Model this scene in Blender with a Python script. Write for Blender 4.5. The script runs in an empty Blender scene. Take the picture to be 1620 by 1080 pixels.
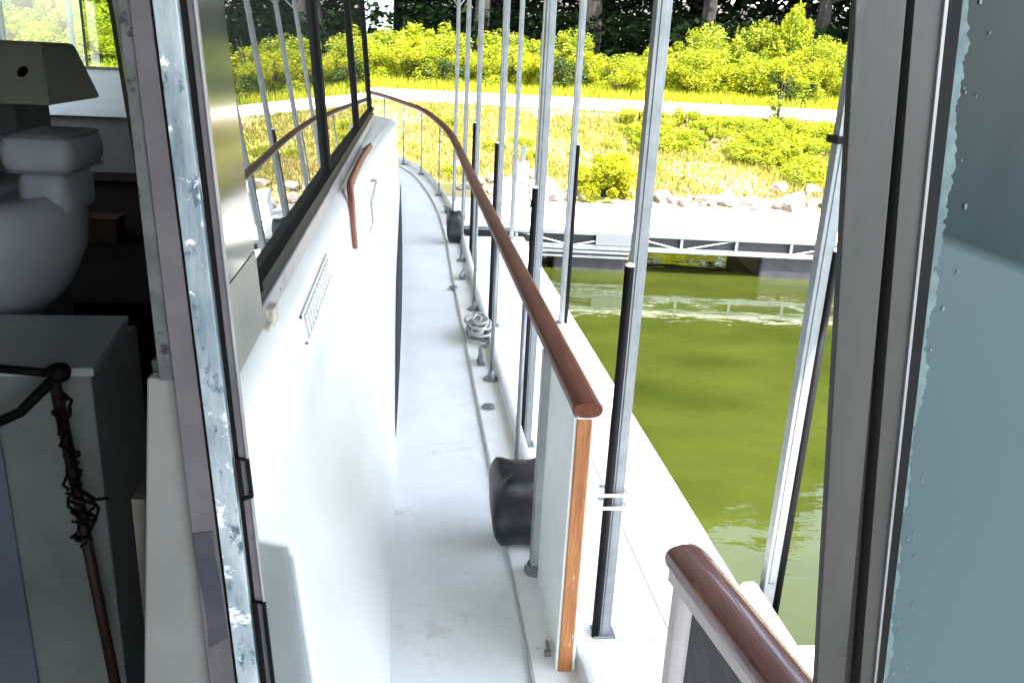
import bpy, math, random
import numpy as np
from mathutils import Vector, Matrix
R = math.radians
random.seed(7); rng = np.random.default_rng(7)
S = bpy.context.scene
COL = S.collection

# ------------------------------------------------------------------ camera
cam_d = bpy.data.cameras.new("camera"); cam = bpy.data.objects.new("camera", cam_d); COL.objects.link(cam)
cam_d.sensor_width = 36.0; cam_d.lens = 36.0 * 1350 / 1620
cam_d.clip_start = 0.02; cam_d.clip_end = 600
_fw = Vector((-166, 462, -1350)).normalized()                       # boat's forward in camera space
_dn = Vector((-200, -(-(166 * 200 + 1350 * 1350) / 462) * -1, -1350)).normalized()
_up = -_dn; _rt = _fw.cross(_up)
rot = Matrix((_rt, _fw, _up))                                       # camera space -> world
M4 = rot.to_4x4(); M4.translation = Vector((0, 0, 1.55))
cam.matrix_world = M4
S.camera = cam

# ------------------------------------------------------------------ light
SUN_EL, SUN_AZ = 60.0, 152.0        # azimuth clockwise from +Y (boat's forward)
w = bpy.data.worlds.new("World"); S.world = w; w.use_nodes = True
nt = w.node_tree; bg = nt.nodes['Background']
sky = nt.nodes.new('ShaderNodeTexSky'); sky.sky_type = 'NISHITA'; sky.sun_disc = False
sky.sun_elevation = R(SUN_EL); sky.sun_rotation = R(SUN_AZ)
hs = nt.nodes.new('ShaderNodeHueSaturation'); hs.inputs['Saturation'].default_value = .55      # sky desaturated so the shaded deck stays neutral, not blue
nt.links.new(sky.outputs[0], hs.inputs['Color']); nt.links.new(hs.outputs[0], bg.inputs[0]); bg.inputs[1].default_value = 0.15
sd = bpy.data.lights.new("sun", 'SUN'); sd.energy = 3.3; sd.angle = R(0.5); sd.color = (1, .95, .87)
sun = bpy.data.objects.new("sun", sd); COL.objects.link(sun)
sdir = Vector((math.sin(R(SUN_AZ)) * math.cos(R(SUN_EL)), math.cos(R(SUN_AZ)) * math.cos(R(SUN_EL)), math.sin(R(SUN_EL))))
sun.rotation_euler = sdir.to_track_quat('Z', 'Y').to_euler()
S.view_settings.view_transform = 'Standard'; S.view_settings.look = 'None'
S.view_settings.exposure = 3.3; S.view_settings.gamma = 1
S.cycles.max_bounces = 8; S.cycles.sample_clamp_indirect = 6

# ------------------------------------------------------------------ helpers
class MB:
    def __init__(s): s.v = []; s.f = []; s.m = []
    def add(s, vs, fs, mi=0):
        o = len(s.v); s.v += [tuple(v) for v in vs]; s.f += [tuple(i + o for i in f) for f in fs]; s.m += [mi] * len(fs); return s
    def box(s, x0, x1, y0, y1, z0, z1, mi=0):
        return s.add([(x, y, z) for x in (x0, x1) for y in (y0, y1) for z in (z0, z1)],
                     [(0, 1, 3, 2), (4, 6, 7, 5), (0, 4, 5, 1), (2, 3, 7, 6), (0, 2, 6, 4), (1, 5, 7, 3)], mi)
    def hexa(s, bot, top, mi=0):    # two quads
        return s.add(list(bot) + list(top), [(3, 2, 1, 0), (4, 5, 6, 7), (0, 1, 5, 4), (1, 2, 6, 5), (2, 3, 7, 6), (3, 0, 4, 7)], mi)
    def sweep(s, pts, prof, up=(0, 0, 1), cap=True, mi=0, scale=None, closed=True):
        pts = [Vector(p) for p in pts]; n = len(prof); vs = []
        for i, p in enumerate(pts):
            a = pts[max(0, i - 1)]; b = pts[min(len(pts) - 1, i + 1)]
            t = (b - a).normalized(); u = Vector(up)
            if abs(t.dot(u)) > .98: u = Vector((0, 1, 0))
            r = t.cross(u).normalized(); u = r.cross(t).normalized()
            k = scale[i] if scale else 1
            for (q, h) in prof: vs.append(p + r * q * k + u * h * k)
        fs = []
        for i in range(len(pts) - 1):
            for j in range(n if closed else n - 1):
                a = i * n + j; b = i * n + (j + 1) % n
                fs.append((a, b, b + n, a + n))
        if cap and closed:
            fs.append(tuple(range(n))[::-1]); fs.append(tuple(range((len(pts) - 1) * n, len(pts) * n)))
        return s.add(vs, fs, mi)
    def tube(s, pts, r, n=8, mi=0, scale=None):
        return s.sweep(pts, [(r * math.cos(2 * math.pi * k / n), r * math.sin(2 * math.pi * k / n)) for k in range(n)], mi=mi, scale=scale)
    def lathe(s, prof, c=(0, 0, 0), n=20, mi=0):
        vs = []; fs = []
        for (r, z) in prof:
            for k in range(n):
                a = 2 * math.pi * k / n; vs.append((c[0] + r * math.cos(a), c[1] + r * math.sin(a), c[2] + z))
        for i in range(len(prof) - 1):
            for k in range(n):
                a = i * n + k; b = i * n + (k + 1) % n; fs.append((a, b, b + n, a + n))
        fs.append(tuple(range(n))[::-1]); fs.append(tuple(range((len(prof) - 1) * n, len(prof) * n)))
        return s.add(vs, fs, mi)
    def build(s, name, mats, parent=None, smooth=False, bevel=0, seg=2, sub=0):
        me = bpy.data.meshes.new(name); me.from_pydata(s.v, [], s.f)
        for m in (mats if isinstance(mats, (list, tuple)) else [mats]): me.materials.append(m)
        me.polygons.foreach_set('material_index', s.m)
        if smooth: me.polygons.foreach_set('use_smooth', [True] * len(me.polygons))
        me.update(); o = bpy.data.objects.new(name, me); COL.objects.link(o)
        if parent: o.parent = parent
        if bevel:
            b = o.modifiers.new('bevel', 'BEVEL'); b.width = bevel; b.segments = seg; b.limit_method = 'ANGLE'; b.angle_limit = R(40)
        if sub:
            b = o.modifiers.new('sub', 'SUBSURF'); b.levels = sub; b.render_levels = sub
        return o

def smooth_by_angle(o, ang=40):
    me = o.data; me.polygons.foreach_set('use_smooth', [True] * len(me.polygons))
    try: me.set_sharp_from_angle(angle=R(ang))
    except Exception: pass
    return o

def tag(o, label=None, cat=None, group=None, kind=None):
    for k, v in (('label', label), ('category', cat), ('group', group), ('kind', kind)):
        if v: o[k] = v
    return o
def thing(name, label, cat, loc=(0, 0, 0), group=None):
    o = bpy.data.objects.new(name, None); COL.objects.link(o); o.location = loc; o.empty_display_size = .2
    return tag(o, label, cat, group)
def copy_tree(o, parent=None, loc=None):
    c = o.copy(); COL.objects.link(c); c.parent = parent
    if loc is not None: c.location = loc
    for ch in list(o.children): copy_tree(ch, c)
    return c

def mat(name, c1, c2=None, rough=.5, metal=0, scale=8, detail=6, lo=.35, hi=.65, bump=0, bscale=None, spec=.5, stretch=None, trans=0, coat=0, rvar=0):
    m = bpy.data.materials.new(name); m.use_nodes = True; n = m.node_tree.nodes; l = m.node_tree.links
    p = n['Principled BSDF']; p.inputs['Roughness'].default_value = rough; p.inputs['Metallic'].default_value = metal
    p.inputs['Specular IOR Level'].default_value = spec; p.inputs['Coat Weight'].default_value = coat
    p.inputs['Base Color'].default_value = (*c1, 1)
    tc = n.new('ShaderNodeTexCoord'); mp = n.new('ShaderNodeMapping'); l.new(tc.outputs['Object'], mp.inputs[0])
    if stretch: mp.inputs['Scale'].default_value = stretch
    if c2 is not None:
        no = n.new('ShaderNodeTexNoise'); no.inputs['Scale'].default_value = scale; no.inputs['Detail'].default_value = detail
        no.inputs['Roughness'].default_value = .65
        l.new(mp.outputs[0], no.inputs[0])
        cr = n.new('ShaderNodeValToRGB'); cr.color_ramp.elements[0].position = lo; cr.color_ramp.elements[1].position = hi
        cr.color_ramp.elements[0].color = (*c1, 1); cr.color_ramp.elements[1].color = (*c2, 1)
        l.new(no.outputs['Fac'], cr.inputs[0]); l.new(cr.outputs[0], p.inputs['Base Color'])
        if rvar:
            mr = n.new('ShaderNodeMapRange'); mr.inputs[3].default_value = rough - rvar; mr.inputs[4].default_value = rough + rvar
            l.new(no.outputs['Fac'], mr.inputs[0]); l.new(mr.outputs[0], p.inputs['Roughness'])
    if bump:
        nb = n.new('ShaderNodeTexNoise'); nb.inputs['Scale'].default_value = bscale or scale * 4; nb.inputs['Detail'].default_value = 5
        l.new(mp.outputs[0], nb.inputs[0]); b = n.new('ShaderNodeBump'); b.inputs['Strength'].default_value = bump; b.inputs['Distance'].default_value = .02
        l.new(nb.outputs['Fac'], b.inputs['Height']); l.new(b.outputs[0], p.inputs['Normal'])
    if trans:
        tr = n.new('ShaderNodeBsdfTranslucent'); mx = n.new('ShaderNodeMixShader'); mx.inputs[0].default_value = trans
        src = p.inputs['Base Color'].links[0].from_socket if p.inputs['Base Color'].links else None
        if src: l.new(src, tr.inputs[0])
        else: tr.inputs[0].default_value = (*c1, 1)
        out = n['Material Output']; l.new(p.outputs[0], mx.inputs[1]); l.new(tr.outputs[0], mx.inputs[2]); l.new(mx.outputs[0], out.inputs[0])
    return m

def mixin(m, col, scale, lo, hi, stretch=None, rough=None, detail=8):
    """lay a further noise-shaped patch colour over a material's base colour"""
    n = m.node_tree.nodes; l = m.node_tree.links; p = n['Principled BSDF']
    tc = n.new('ShaderNodeTexCoord'); mp = n.new('ShaderNodeMapping'); l.new(tc.outputs['Object'], mp.inputs[0])
    mp.inputs['Location'].default_value = (scale * 1.3, 3.7, 1.9)
    if stretch: mp.inputs['Scale'].default_value = stretch
    no = n.new('ShaderNodeTexNoise'); no.inputs['Scale'].default_value = scale; no.inputs['Detail'].default_value = detail; no.inputs['Roughness'].default_value = .7
    l.new(mp.outputs[0], no.inputs[0])
    mr = n.new('ShaderNodeMapRange'); mr.inputs[1].default_value = lo; mr.inputs[2].default_value = hi; l.new(no.outputs['Fac'], mr.inputs[0])
    mx = n.new('ShaderNodeMix'); mx.data_type = 'RGBA'; mx.inputs[7].default_value = (*col, 1)
    if p.inputs['Base Color'].links: l.new(p.inputs['Base Color'].links[0].from_socket, mx.inputs[6])
    else: mx.inputs[6].default_value = p.inputs['Base Color'].default_value
    l.new(mr.outputs[0], mx.inputs[0]); l.new(mx.outputs[2], p.inputs['Base Color'])
    return m

# ------------------------------------------------------------------ materials
gel = mat('gelcoat', (.58, .58, .56), (.52, .52, .50), rough=.32, scale=2.2, spec=.5, coat=.2, bump=.03, bscale=9)
mixin(gel, (.50, .48, .42), 26, .67, .76); mixin(gel, (.56, .55, .50), 2.2, .52, .75, stretch=(1, 1, .3))
deckm = mat('deck_paint', (.74, .755, .75), (.66, .675, .67), rough=.6, scale=3, bump=.25, bscale=220)
mixin(deckm, (.46, .43, .40), 6, .60, .80); mixin(deckm, (.40, .36, .33), 40, .70, .76)
marg = mat('deck_margin', (.74, .74, .71), (.66, .65, .60), rough=.5, scale=5, bump=.05, bscale=40)
mixin(marg, (.45, .40, .32), 18, .64, .74)
grey_panel = mat('grey_panel', (.42, .45, .43), (.36, .39, .38), rough=.6, scale=4)
seam = mat('seam', (.30, .31, .30), (.42, .42, .40), rough=.8, scale=20)
navy = mat('dark_glazing', (.004, .005, .012), (.008, .008, .018), rough=.5, scale=6, spec=.15)
wood = mat('varnished_wood', (.105, .028, .015), (.15, .046, .024), rough=.45, scale=5, stretch=(14, 1, 14), spec=.25, coat=.05, bump=.08, bscale=30, rvar=.1)
mixin(wood, (.22, .10, .06), 18, .60, .72, stretch=(2, .3, 2)); mixin(wood, (.035, .014, .010), 7, .50, .72, stretch=(3, .4, 3))
wood2 = mat('worn_sheen_varnish', (.17, .07, .065), (.22, .085, .07), rough=.25, scale=5, stretch=(14, 1, 14), coat=.6, bump=.06, bscale=30)  # purple sky sheen put into the base brown
mixin(wood2, (.36, .16, .07), 13, .57, .66, stretch=(3, .6, 3)); mixin(wood2, (.06, .02, .012), 9, .56, .7, stretch=(3, .5, 3))
rawwood = mat('bare_wood', (.42, .17, .05), (.26, .09, .03), rough=.7, scale=9, stretch=(6, 6, .7), bump=.25, bscale=40)
mixin(rawwood, (.50, .46, .38), 22, .64, .68, stretch=(2, 2, .6)); mixin(rawwood, (.09, .045, .025), 30, .60, .70, stretch=(2, 2, .4))
boardm = mat('board_paint', (.70, .72, .70), (.62, .64, .61), rough=.5, scale=4, bump=.05)
alu = mat('weathered_aluminium', (.26, .255, .265), (.18, .175, .185), rough=.45, metal=.35, scale=6, bump=.05)
steel = mat('galvanised_steel', (.20, .215, .23), (.15, .165, .175), rough=.42, metal=.45, scale=14, detail=8, bump=.04)
black = mat('black_rubber', (.002, .002, .003), (.005, .005, .006), rough=.6, scale=12, spec=.15)
blackvinyl = mat('black_vinyl', (.003, .004, .007), (.009, .011, .017), rough=.42, scale=7, bump=.35, bscale=14)
whiteplastic = mat('white_plastic', (.80, .81, .82), None, rough=.4)
tie = mat('tie_plastic', (.85, .85, .85), None, rough=.5)
mauve = mat('mauve_paint', (.12, .105, .115), (.085, .075, .083), rough=.65, scale=9, bump=.1)
mixin(mauve, (.035, .034, .045), 9, .60, .63)
mauve_dark = mat('stripped_patch', (.028, .026, .038), (.055, .05, .065), rough=.7, scale=10)
peel = mat('peeling_paint', (.15, .20, .235), (.46, .51, .53), rough=.5, scale=9, stretch=(1, 1, .35), bump=.3, bscale=30)
mixin(peel, (.07, .11, .14), 38, .58, .64, stretch=(1, 1, .5)); mixin(peel, (.80, .82, .83), 20, .58, .62)
mixin(peel, (.33, .29, .32), 7, .62, .68)
oldgreen = mat('old_green_frame', (.045, .05, .047), (.11, .11, .115), rough=.7, scale=12, bump=.1)
mixin(oldgreen, (.015, .016, .016), 24, .56, .62)
beige = mat('beige_paint', (.20, .20, .185), (.16, .16, .15), rough=.6, scale=4, bump=.06)
intwhite = mat('interior_white', (.78, .82, .79), (.72, .76, .73), rough=.5, scale=4)
headliner = mat('headliner', (.22, .22, .2), (.17, .17, .15), rough=.8, scale=3)
floorm = mat('cabin_sole', (.018, .014, .010), (.009, .008, .006), rough=.95, scale=5, bump=.15, spec=.05)
seatm = mat('seat_vinyl', (.62, .65, .72), (.54, .57, .64), rough=.45, scale=5, bump=.05)
cabm = mat('cabinet_laminate', (.24, .26, .255), (.18, .195, .19), rough=.4, scale=4)
darkwood = mat('dark_teak', (.022, .012, .008), (.04, .018, .011), rough=.6, scale=6, stretch=(8, 1, 8))
redcloth = mat('red_cloth', (.25, .02, .03), (.15, .01, .02), rough=.9, scale=20)
concrete = mat('dock_concrete', (.74, .73, .68), (.66, .65, .60), rough=.85, scale=3, bump=.15, bscale=30)
mixin(concrete, (.30, .28, .25), 4, .62, .80)
floatm = mat('black_float', (.010, .010, .014), (.03, .03, .035), rough=.5, scale=5)
roofm = mat('roof_sheet', (.45, .46, .46), (.36, .37, .37), rough=.5, metal=.3, scale=2)
rockm = mat('rock', (.24, .20, .17), (.13, .11, .095), rough=.9, scale=3, bump=.5, bscale=6)
mixin(rockm, (.34, .31, .27), 5, .55, .7)
trunkm = mat('bark', (.022, .018, .014), (.010, .008, .006), rough=.95, scale=6, bump=.5)
roadm = mat('gravel_road', (.62, .56, .50), (.52, .46, .40), rough=.95, scale=1.2, bump=.3, bscale=12)
siding = mat('white_siding', (.78, .78, .78), (.7, .7, .7), rough=.6, scale=3)
windark = mat('window_dark', (.02, .025, .03), None, rough=.1)
leafA = mat('leaf_yellow_green', (.30, .31, .008), (.17, .22, .008), rough=.55, scale=1.1, trans=.45, spec=.3)
leafB = mat('leaf_mid_green', (.25, .275, .010), (.13, .175, .010), rough=.55, scale=1.3, trans=.4, spec=.3)
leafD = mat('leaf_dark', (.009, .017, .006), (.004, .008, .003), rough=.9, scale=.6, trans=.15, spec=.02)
leafC = mat('leaf_deep_green', (.05, .075, .008), (.022, .036, .005), rough=.6, scale=1.5, trans=.3, spec=.2)
grassm = mat('grass_blades', (.20, .20, .018), (.24, .195, .055), rough=.7, scale=.55, trans=.3, spec=.2)

# water
water = bpy.data.materials.new('green_water'); water.use_nodes = True
n = water.node_tree.nodes; l = water.node_tree.links; p = n['Principled BSDF']
p.inputs['Base Color'].default_value = (.020, .025, .0016, 1); p.inputs['Roughness'].default_value = .04; p.inputs['IOR'].default_value = 1.33
tc = n.new('ShaderNodeTexCoord'); mp = n.new('ShaderNodeMapping'); mp.inputs['Scale'].default_value = (.8, 1.5, 1); l.new(tc.outputs['Object'], mp.inputs[0])
n1 = n.new('ShaderNodeTexNoise'); n1.inputs['Scale'].default_value = 2.6; n1.inputs['Detail'].default_value = 3; l.new(mp.outputs[0], n1.inputs[0])
n2 = n.new('ShaderNodeTexNoise'); n2.inputs['Scale'].default_value = .5; n2.inputs['Detail'].default_value = 2; l.new(mp.outputs[0], n2.inputs[0])
mu = n.new('ShaderNodeMath'); mu.operation = 'MULTIPLY'; l.new(n1.outputs['Fac'], mu.inputs[0]); l.new(n2.outputs['Fac'], mu.inputs[1])
bp = n.new('ShaderNodeBump'); bp.inputs['Strength'].default_value = .20; bp.inputs['Distance'].default_value = .05
l.new(mu.outputs[0], bp.inputs['Height']); l.new(bp.outputs[0], p.inputs['Normal'])
n3 = n.new('ShaderNodeTexNoise'); n3.inputs['Scale'].default_value = .9; n3.inputs['Detail'].default_value = 4; l.new(mp.outputs[0], n3.inputs[0])
cr = n.new('ShaderNodeValToRGB'); cr.color_ramp.elements[0].position = .3; cr.color_ramp.elements[1].position = .7
cr.color_ramp.elements[0].color = (.0165, .0220, .0030, 1); cr.color_ramp.elements[1].color = (.030, .038, .0060, 1)
l.new(n3.outputs['Fac'], cr.inputs[0]); l.new(cr.outputs[0], p.inputs['Base Color'])

# window glass: dark tinted, strongly reflecting at this grazing angle
glass = bpy.data.materials.new('tinted_glass'); glass.use_nodes = True
p = glass.node_tree.nodes['Principled BSDF']; p.inputs['Base Color'].default_value = (.02, .025, .02, 1)
p.inputs['Roughness'].default_value = .0; p.inputs['IOR'].default_value = 1.9
# dirty glass: film of dust over the reflection
dirty = mat('dusty_glass', (.010, .013, .007), (.026, .030, .017), rough=.12, scale=5, stretch=(1, 1, .5), spec=.8)
dirty.node_tree.nodes['Principled BSDF'].inputs['IOR'].default_value = 1.5
# clear windshield
clear = bpy.data.materials.new('clear_glass'); clear.use_nodes = True
n = clear.node_tree.nodes; l = clear.node_tree.links
tr = n.new('ShaderNodeBsdfTransparent'); tr.inputs[0].default_value = (.80, .88, .84, 1)
gl = n.new('ShaderNodeBsdfGlossy'); gl.inputs['Roughness'].default_value = .02
mx = n.new('ShaderNodeMixShader'); mx.inputs[0].default_value = .06
l.new(tr.outputs[0], mx.inputs[1]); l.new(gl.outputs[0], mx.inputs[2]); l.new(mx.outputs[0], n['Material Output'].inputs[0])
# cloudy teal pane of the door
teal = bpy.data.materials.new('clouded_teal_glass'); teal.use_nodes = True
n = teal.node_tree.nodes; l = teal.node_tree.links; p = n['Principled BSDF']
p.inputs['Roughness'].default_value = .2; p.inputs['Specular IOR Level'].default_value = .12
tc = n.new('ShaderNodeTexCoord'); mp = n.new('ShaderNodeMapping'); l.new(tc.outputs['Object'], mp.inputs[0]); mp.inputs['Scale'].default_value = (1, 1, .22)
no = n.new('ShaderNodeTexNoise'); no.inputs['Scale'].default_value = 5; no.inputs['Detail'].default_value = 6; l.new(mp.outputs[0], no.inputs[0])
cr = n.new('ShaderNodeValToRGB'); cr.color_ramp.elements[0].position = .38; cr.color_ramp.elements[1].position = .66
cr.color_ramp.elements[0].color = (.005, .013, .016, 1); cr.color_ramp.elements[1].color = (.016, .031, .037, 1)
sx = n.new('ShaderNodeSeparateXYZ'); l.new(tc.outputs['Object'], sx.inputs[0])     # reflection painted into the colour, paler below a slanted edge
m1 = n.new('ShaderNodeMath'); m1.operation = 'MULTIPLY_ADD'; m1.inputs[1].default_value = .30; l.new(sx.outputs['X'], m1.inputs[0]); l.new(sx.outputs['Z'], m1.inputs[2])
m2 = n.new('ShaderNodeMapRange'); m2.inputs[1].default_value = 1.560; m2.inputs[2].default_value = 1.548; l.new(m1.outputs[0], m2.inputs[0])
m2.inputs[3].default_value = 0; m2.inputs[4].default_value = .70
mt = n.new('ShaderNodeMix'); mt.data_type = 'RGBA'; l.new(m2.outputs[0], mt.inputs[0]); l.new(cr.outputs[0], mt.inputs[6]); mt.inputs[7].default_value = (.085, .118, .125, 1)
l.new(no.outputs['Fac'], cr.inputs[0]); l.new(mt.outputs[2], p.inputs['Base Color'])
# ================================================================== BOAT
def sheer(y): return .01 * max(0, y - 5.5) ** 2
boat = thing('motor_yacht', 'white cabin motor yacht with teak-capped side rail moored in the covered slip', 'boat', (0, 0, 0))

# deck outline, starboard edge (x, y); mirrored about x = XC
XC = -1.8
edge = [(.50, -3.5), (.50, 0), (.50, 3), (.50, 6), (.50, 7.3), (.44, 8.6), (.27, 9.8), (.02, 10.5), (-.38, 11.2), (-.95, 11.65), (-1.8, 11.85)]
def catmull(pts, n=8):
    P = [Vector(p) for p in pts]; out = []
    for i in range(len(P) - 1):
        a = P[max(0, i - 1)]; b = P[i]; c = P[i + 1]; d = P[min(len(P) - 1, i + 2)]
        for k in range(n):
            t = k / n
            out.append(.5 * ((2 * b) + (-a + c) * t + (2 * a - 5 * b + 4 * c - d) * t * t + (-a + 3 * b - 3 * c + d) * t ** 3))
    out.append(P[-1]); return out
E2 = catmull([(x, y, 0) for x, y in edge], 10)
E2 = [(p.x, p.y) for p in E2]
def inset(path, d):   # inward offset of starboard edge path
    out = []
    for i, (x, y) in enumerate(path):
        a = path[max(0, i - 1)]; b = path[min(len(path) - 1, i + 1)]
        t = Vector((b[0] - a[0], b[1] - a[1])).normalized(); nrm = Vector((-t.y, t.x))
        out.append((x + nrm.x * d, y + nrm.y * d))
    return out
# deck: margin ring + inner non-skid field
inn = inset(E2, .155)
def strip(mb, A, B, za=0, zb=0, mi=0, mirror=True):
    vs = [(x, y, sheer(y) + za) for x, y in A] + [(x, y, sheer(y) + zb) for x, y in B]; n = len(A)
    mb.add(vs, [(i, i + 1, n + i + 1, n + i) for i in range(n - 1)], mi)
    if mirror: mb.add([(2 * XC - x, y, z) for x, y, z in vs], [(n + i, n + i + 1, i + 1, i) for i in range(n - 1)], mi)
mb = MB(); strip(mb, E2, inn)
cen = [(XC if y > 9.2 else -.14, y) for x, y in inn]      # the deck stops at the cabin side
strip(mb, inn, cen, -.012, -.012, 1)
strip(mb, inn, inn, 0, -.012, 2)
mb.build('deck', [marg, deckm, seam], boat, smooth=False)
# little seam cord between margin and field
mb = MB()
mb.sweep([(x, y, sheer(y) - .003) for x, y in inset(E2, .158)], [(-.004, -.003), (.004, -.003), (.004, .004), (-.004, .004)])
mb.build('deck_seam', seam, boat)
# hull side
mb = MB()
secs = [(0, 0), (.03, -.05), (.035, -.10), (.0, -.14), (-.02, -.45), (-.10, -1.0), (-.22, -1.7)]
offs = [inset(E2, -o) for o, z in secs]
for k in range(len(secs) - 1): strip(mb, offs[k + 1], offs[k], secs[k + 1][1], secs[k][1])
hb = mb.build('hull', gel, boat, smooth=True)
# toe rail
mb = MB()
T = inset(E2, .022)
mb.sweep([(x, y, sheer(y) + .022) for x, y in T], [(-.018, -.022), (.018, -.022), (.014, .026), (-.010, .026)])
mb.sweep([(2 * XC - x, y, sheer(y) + .022) for x, y in T], [(-.018, -.022), (.018, -.022), (.014, .026), (-.010, .026)])
mb.build('toe_rail', gel, boat, bevel=.006)

# cabin side: lofted section
def sect(y, t):
    k = min(1, max(0, (y - 1.5) / 7.3)) ** 2.2
    A = [(-.030, -.03), (-.055, .14), (-.130, .34), (-.245, .61), (-.290, .85), (-.358, .905)]
    B = [(-.050, -.03), (-.066, .12), (-.080, .40), (-.092, .70), (-.130, .79), (-.330, .82)]
    P = [Vector((a[0] * (1 - k) + b[0] * k, a[1] * (1 - k) + b[1] * k)) for a, b in zip(A, B)]
    s = t * 5; i = min(4, int(s)); u = s - i
    a = P[max(0, i - 1)]; b = P[i]; c = P[i + 1]; d = P[min(5, i + 2)]
    q = .5 * ((2 * b) + (-a + c) * u + (2 * a - 5 * b + 4 * c - d) * u * u + (-a + 3 * b - 3 * c + d) * u ** 3)
    return q.x, q.y + sheer(y) * (1 - .4 * t)
def sstep(a, b, x): x = min(1, max(0, (x - a) / (b - a))); return x * x * (3 - 2 * x)
def wallpt(y, t, out=0):
    x, z = sect(y, t); x2, z2 = sect(y, min(1, t + .01)); x1, z1 = sect(y, max(0, t - .01))
    d = Vector((x2 - x1, z2 - z1)).normalized()
    return Vector((x + d.y * out, y, z - d.x * out))
def wall_t(y, z):
    lo, hi = 0, 1
    for _ in range(30):
        m = (lo + hi) / 2
        if sect(y, m)[1] < z: lo = m
        else: hi = m
    return lo
ys = list(np.arange(1.222, 1.7, .005)) + list(np.arange(1.7, 1.99, .02)) + list(np.arange(2.0, 8.8, .1)) + [8.8]
ts = [i / 300 for i in range(301)]
mb = MB(); vs = []; mi = []
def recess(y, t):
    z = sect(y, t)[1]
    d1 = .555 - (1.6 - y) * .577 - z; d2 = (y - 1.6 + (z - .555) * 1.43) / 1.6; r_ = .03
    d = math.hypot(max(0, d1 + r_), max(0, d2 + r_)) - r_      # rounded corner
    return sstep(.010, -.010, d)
for y in ys:
    for t in ts:
        a = recess(y, t); ridge = 0
        vs.append(wallpt(y, t, -.014 * a + ridge))
nT = len(ts); fs = []; mis = []
for i in range(len(ys) - 1):
    for j in range(nT - 1):
        fs.append((i * nT + j, (i + 1) * nT + j, (i + 1) * nT + j + 1, i * nT + j + 1))
mb.add(vs, fs)
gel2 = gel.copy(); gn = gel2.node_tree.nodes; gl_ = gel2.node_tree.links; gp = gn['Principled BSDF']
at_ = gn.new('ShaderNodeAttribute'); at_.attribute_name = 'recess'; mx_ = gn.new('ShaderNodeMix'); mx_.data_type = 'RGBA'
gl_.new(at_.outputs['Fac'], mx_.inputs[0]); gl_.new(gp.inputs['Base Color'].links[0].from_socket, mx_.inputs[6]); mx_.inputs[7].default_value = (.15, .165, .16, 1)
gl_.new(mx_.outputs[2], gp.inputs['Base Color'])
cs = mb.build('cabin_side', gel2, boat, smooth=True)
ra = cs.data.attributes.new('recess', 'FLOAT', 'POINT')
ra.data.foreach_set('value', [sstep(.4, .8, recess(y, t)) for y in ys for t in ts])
# front of the cabin trunk and its flat top
mb = MB()
N = 24
ring = []
for k in range(N + 1):
    a = k / N * math.pi / 2
    ring.append((math.sin(a), math.cos(a)))
vs = []
for (s_, c_) in ring:                                # sweeps starboard side round to the centreline
    for t in ts[::12]:
        x, z = sect(8.8, t)
        vs.append((XC + (x - XC) * (c_ ** .55), 8.8 + 1.0 * (s_ ** .8) * (1 - .12 * t), z))
nn = len(ts[::12])
mb.add(vs, [(i * nn + j, (i + 1) * nn + j, (i + 1) * nn + j + 1, i * nn + j + 1) for i in range(N) for j in range(nn - 1)])
top = [vs[i * nn + nn - 1] for i in range(N + 1)]
mb.add([(XC, 8.8, .86)] + top, [(0, i + 1, i + 2) for i in range(N)])
mb.build('trunk_front', gel, boat, smooth=True)
# port side of the cabin, closed
mb = MB(); mb.box(-3.75, -3.7, -1.0, 8.8, -.02, .98); mb.build('port_cabin_side', gel, boat)

# long dark portlight low on the cabin side, tapering to both ends
mb = MB(); top_, bot_ = [], []; K = 48
mid_ = []
for k in range(K + 1):
    u = k / K; y = 3.25 + (9.6 - 3.25) * u; yy = min(y, 8.79)
    g = math.sin(math.pi * u ** .74) ** 1.2; sy = sheer(yy)
    a_ = wallpt(yy, wall_t(yy, .035 + .11 * g + sy), .003); b_ = wallpt(yy, wall_t(yy, .02 + sy), .003)
    m_ = wallpt(yy, wall_t(yy, .03 + .05 * g + sy), .004 + .026 * g)
    for q in (a_, b_, m_): q.y = y
    top_.append(a_); bot_.append(b_); mid_.append(m_)
n_ = K + 1
mb.add(top_ + mid_ + bot_, [(n_ + i, n_ + i + 1, i + 1, i) for i in range(K)] + [(2 * n_ + i, 2 * n_ + i + 1, n_ + i + 1, n_ + i) for i in range(K)])
mb.build('portlight', navy, boat, smooth=True)

# window band -------------------------------------------------------
LEAN = -.07                     # x per metre of height
def wx(z, y): return -.362 + .006 * max(0, y - 4) + LEAN * (z - 1.0)
ZR = 2.0
mb = MB()   # sill extrusion below the glass
def barY(mb, y0, y1, z0, z1, xo, xi, mi=0):
    mb.hexa([(wx(z0, y0) + xo, y0, z0), (wx(z0, y1) + xo, y1, z0), (wx(z0, y1) + xi, y1, z0), (wx(z0, y0) + xi, y0, z0)],
            [(wx(z1, y0) + xo, y0, z1), (wx(z1, y1) + xo, y1, z1), (wx(z1, y1) + xi, y1, z1), (wx(z1, y0) + xi, y0, z1)], mi)
barY(mb, 2.02, 8.7, .885, .945, .018, -.03)
sill = mb.build('window_sill', alu, boat, bevel=.004)
mb = MB(); barY(mb, 2.04, 8.65, .945, .968, .010, -.03); barY(mb, 2.04, 8.65, .982, 1.004, .022, -.03)
mb.build('window_track', black, sill)
mb = MB(); barY(mb, 2.04, 8.65, .968, .982, .004, -.03); mb.build('track_bead', alu, sill)
mb = MB(); barY(mb, 2.04, 8.65, .872, .885, .012, -.03); mb.build('sill_seal', black, sill)
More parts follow.
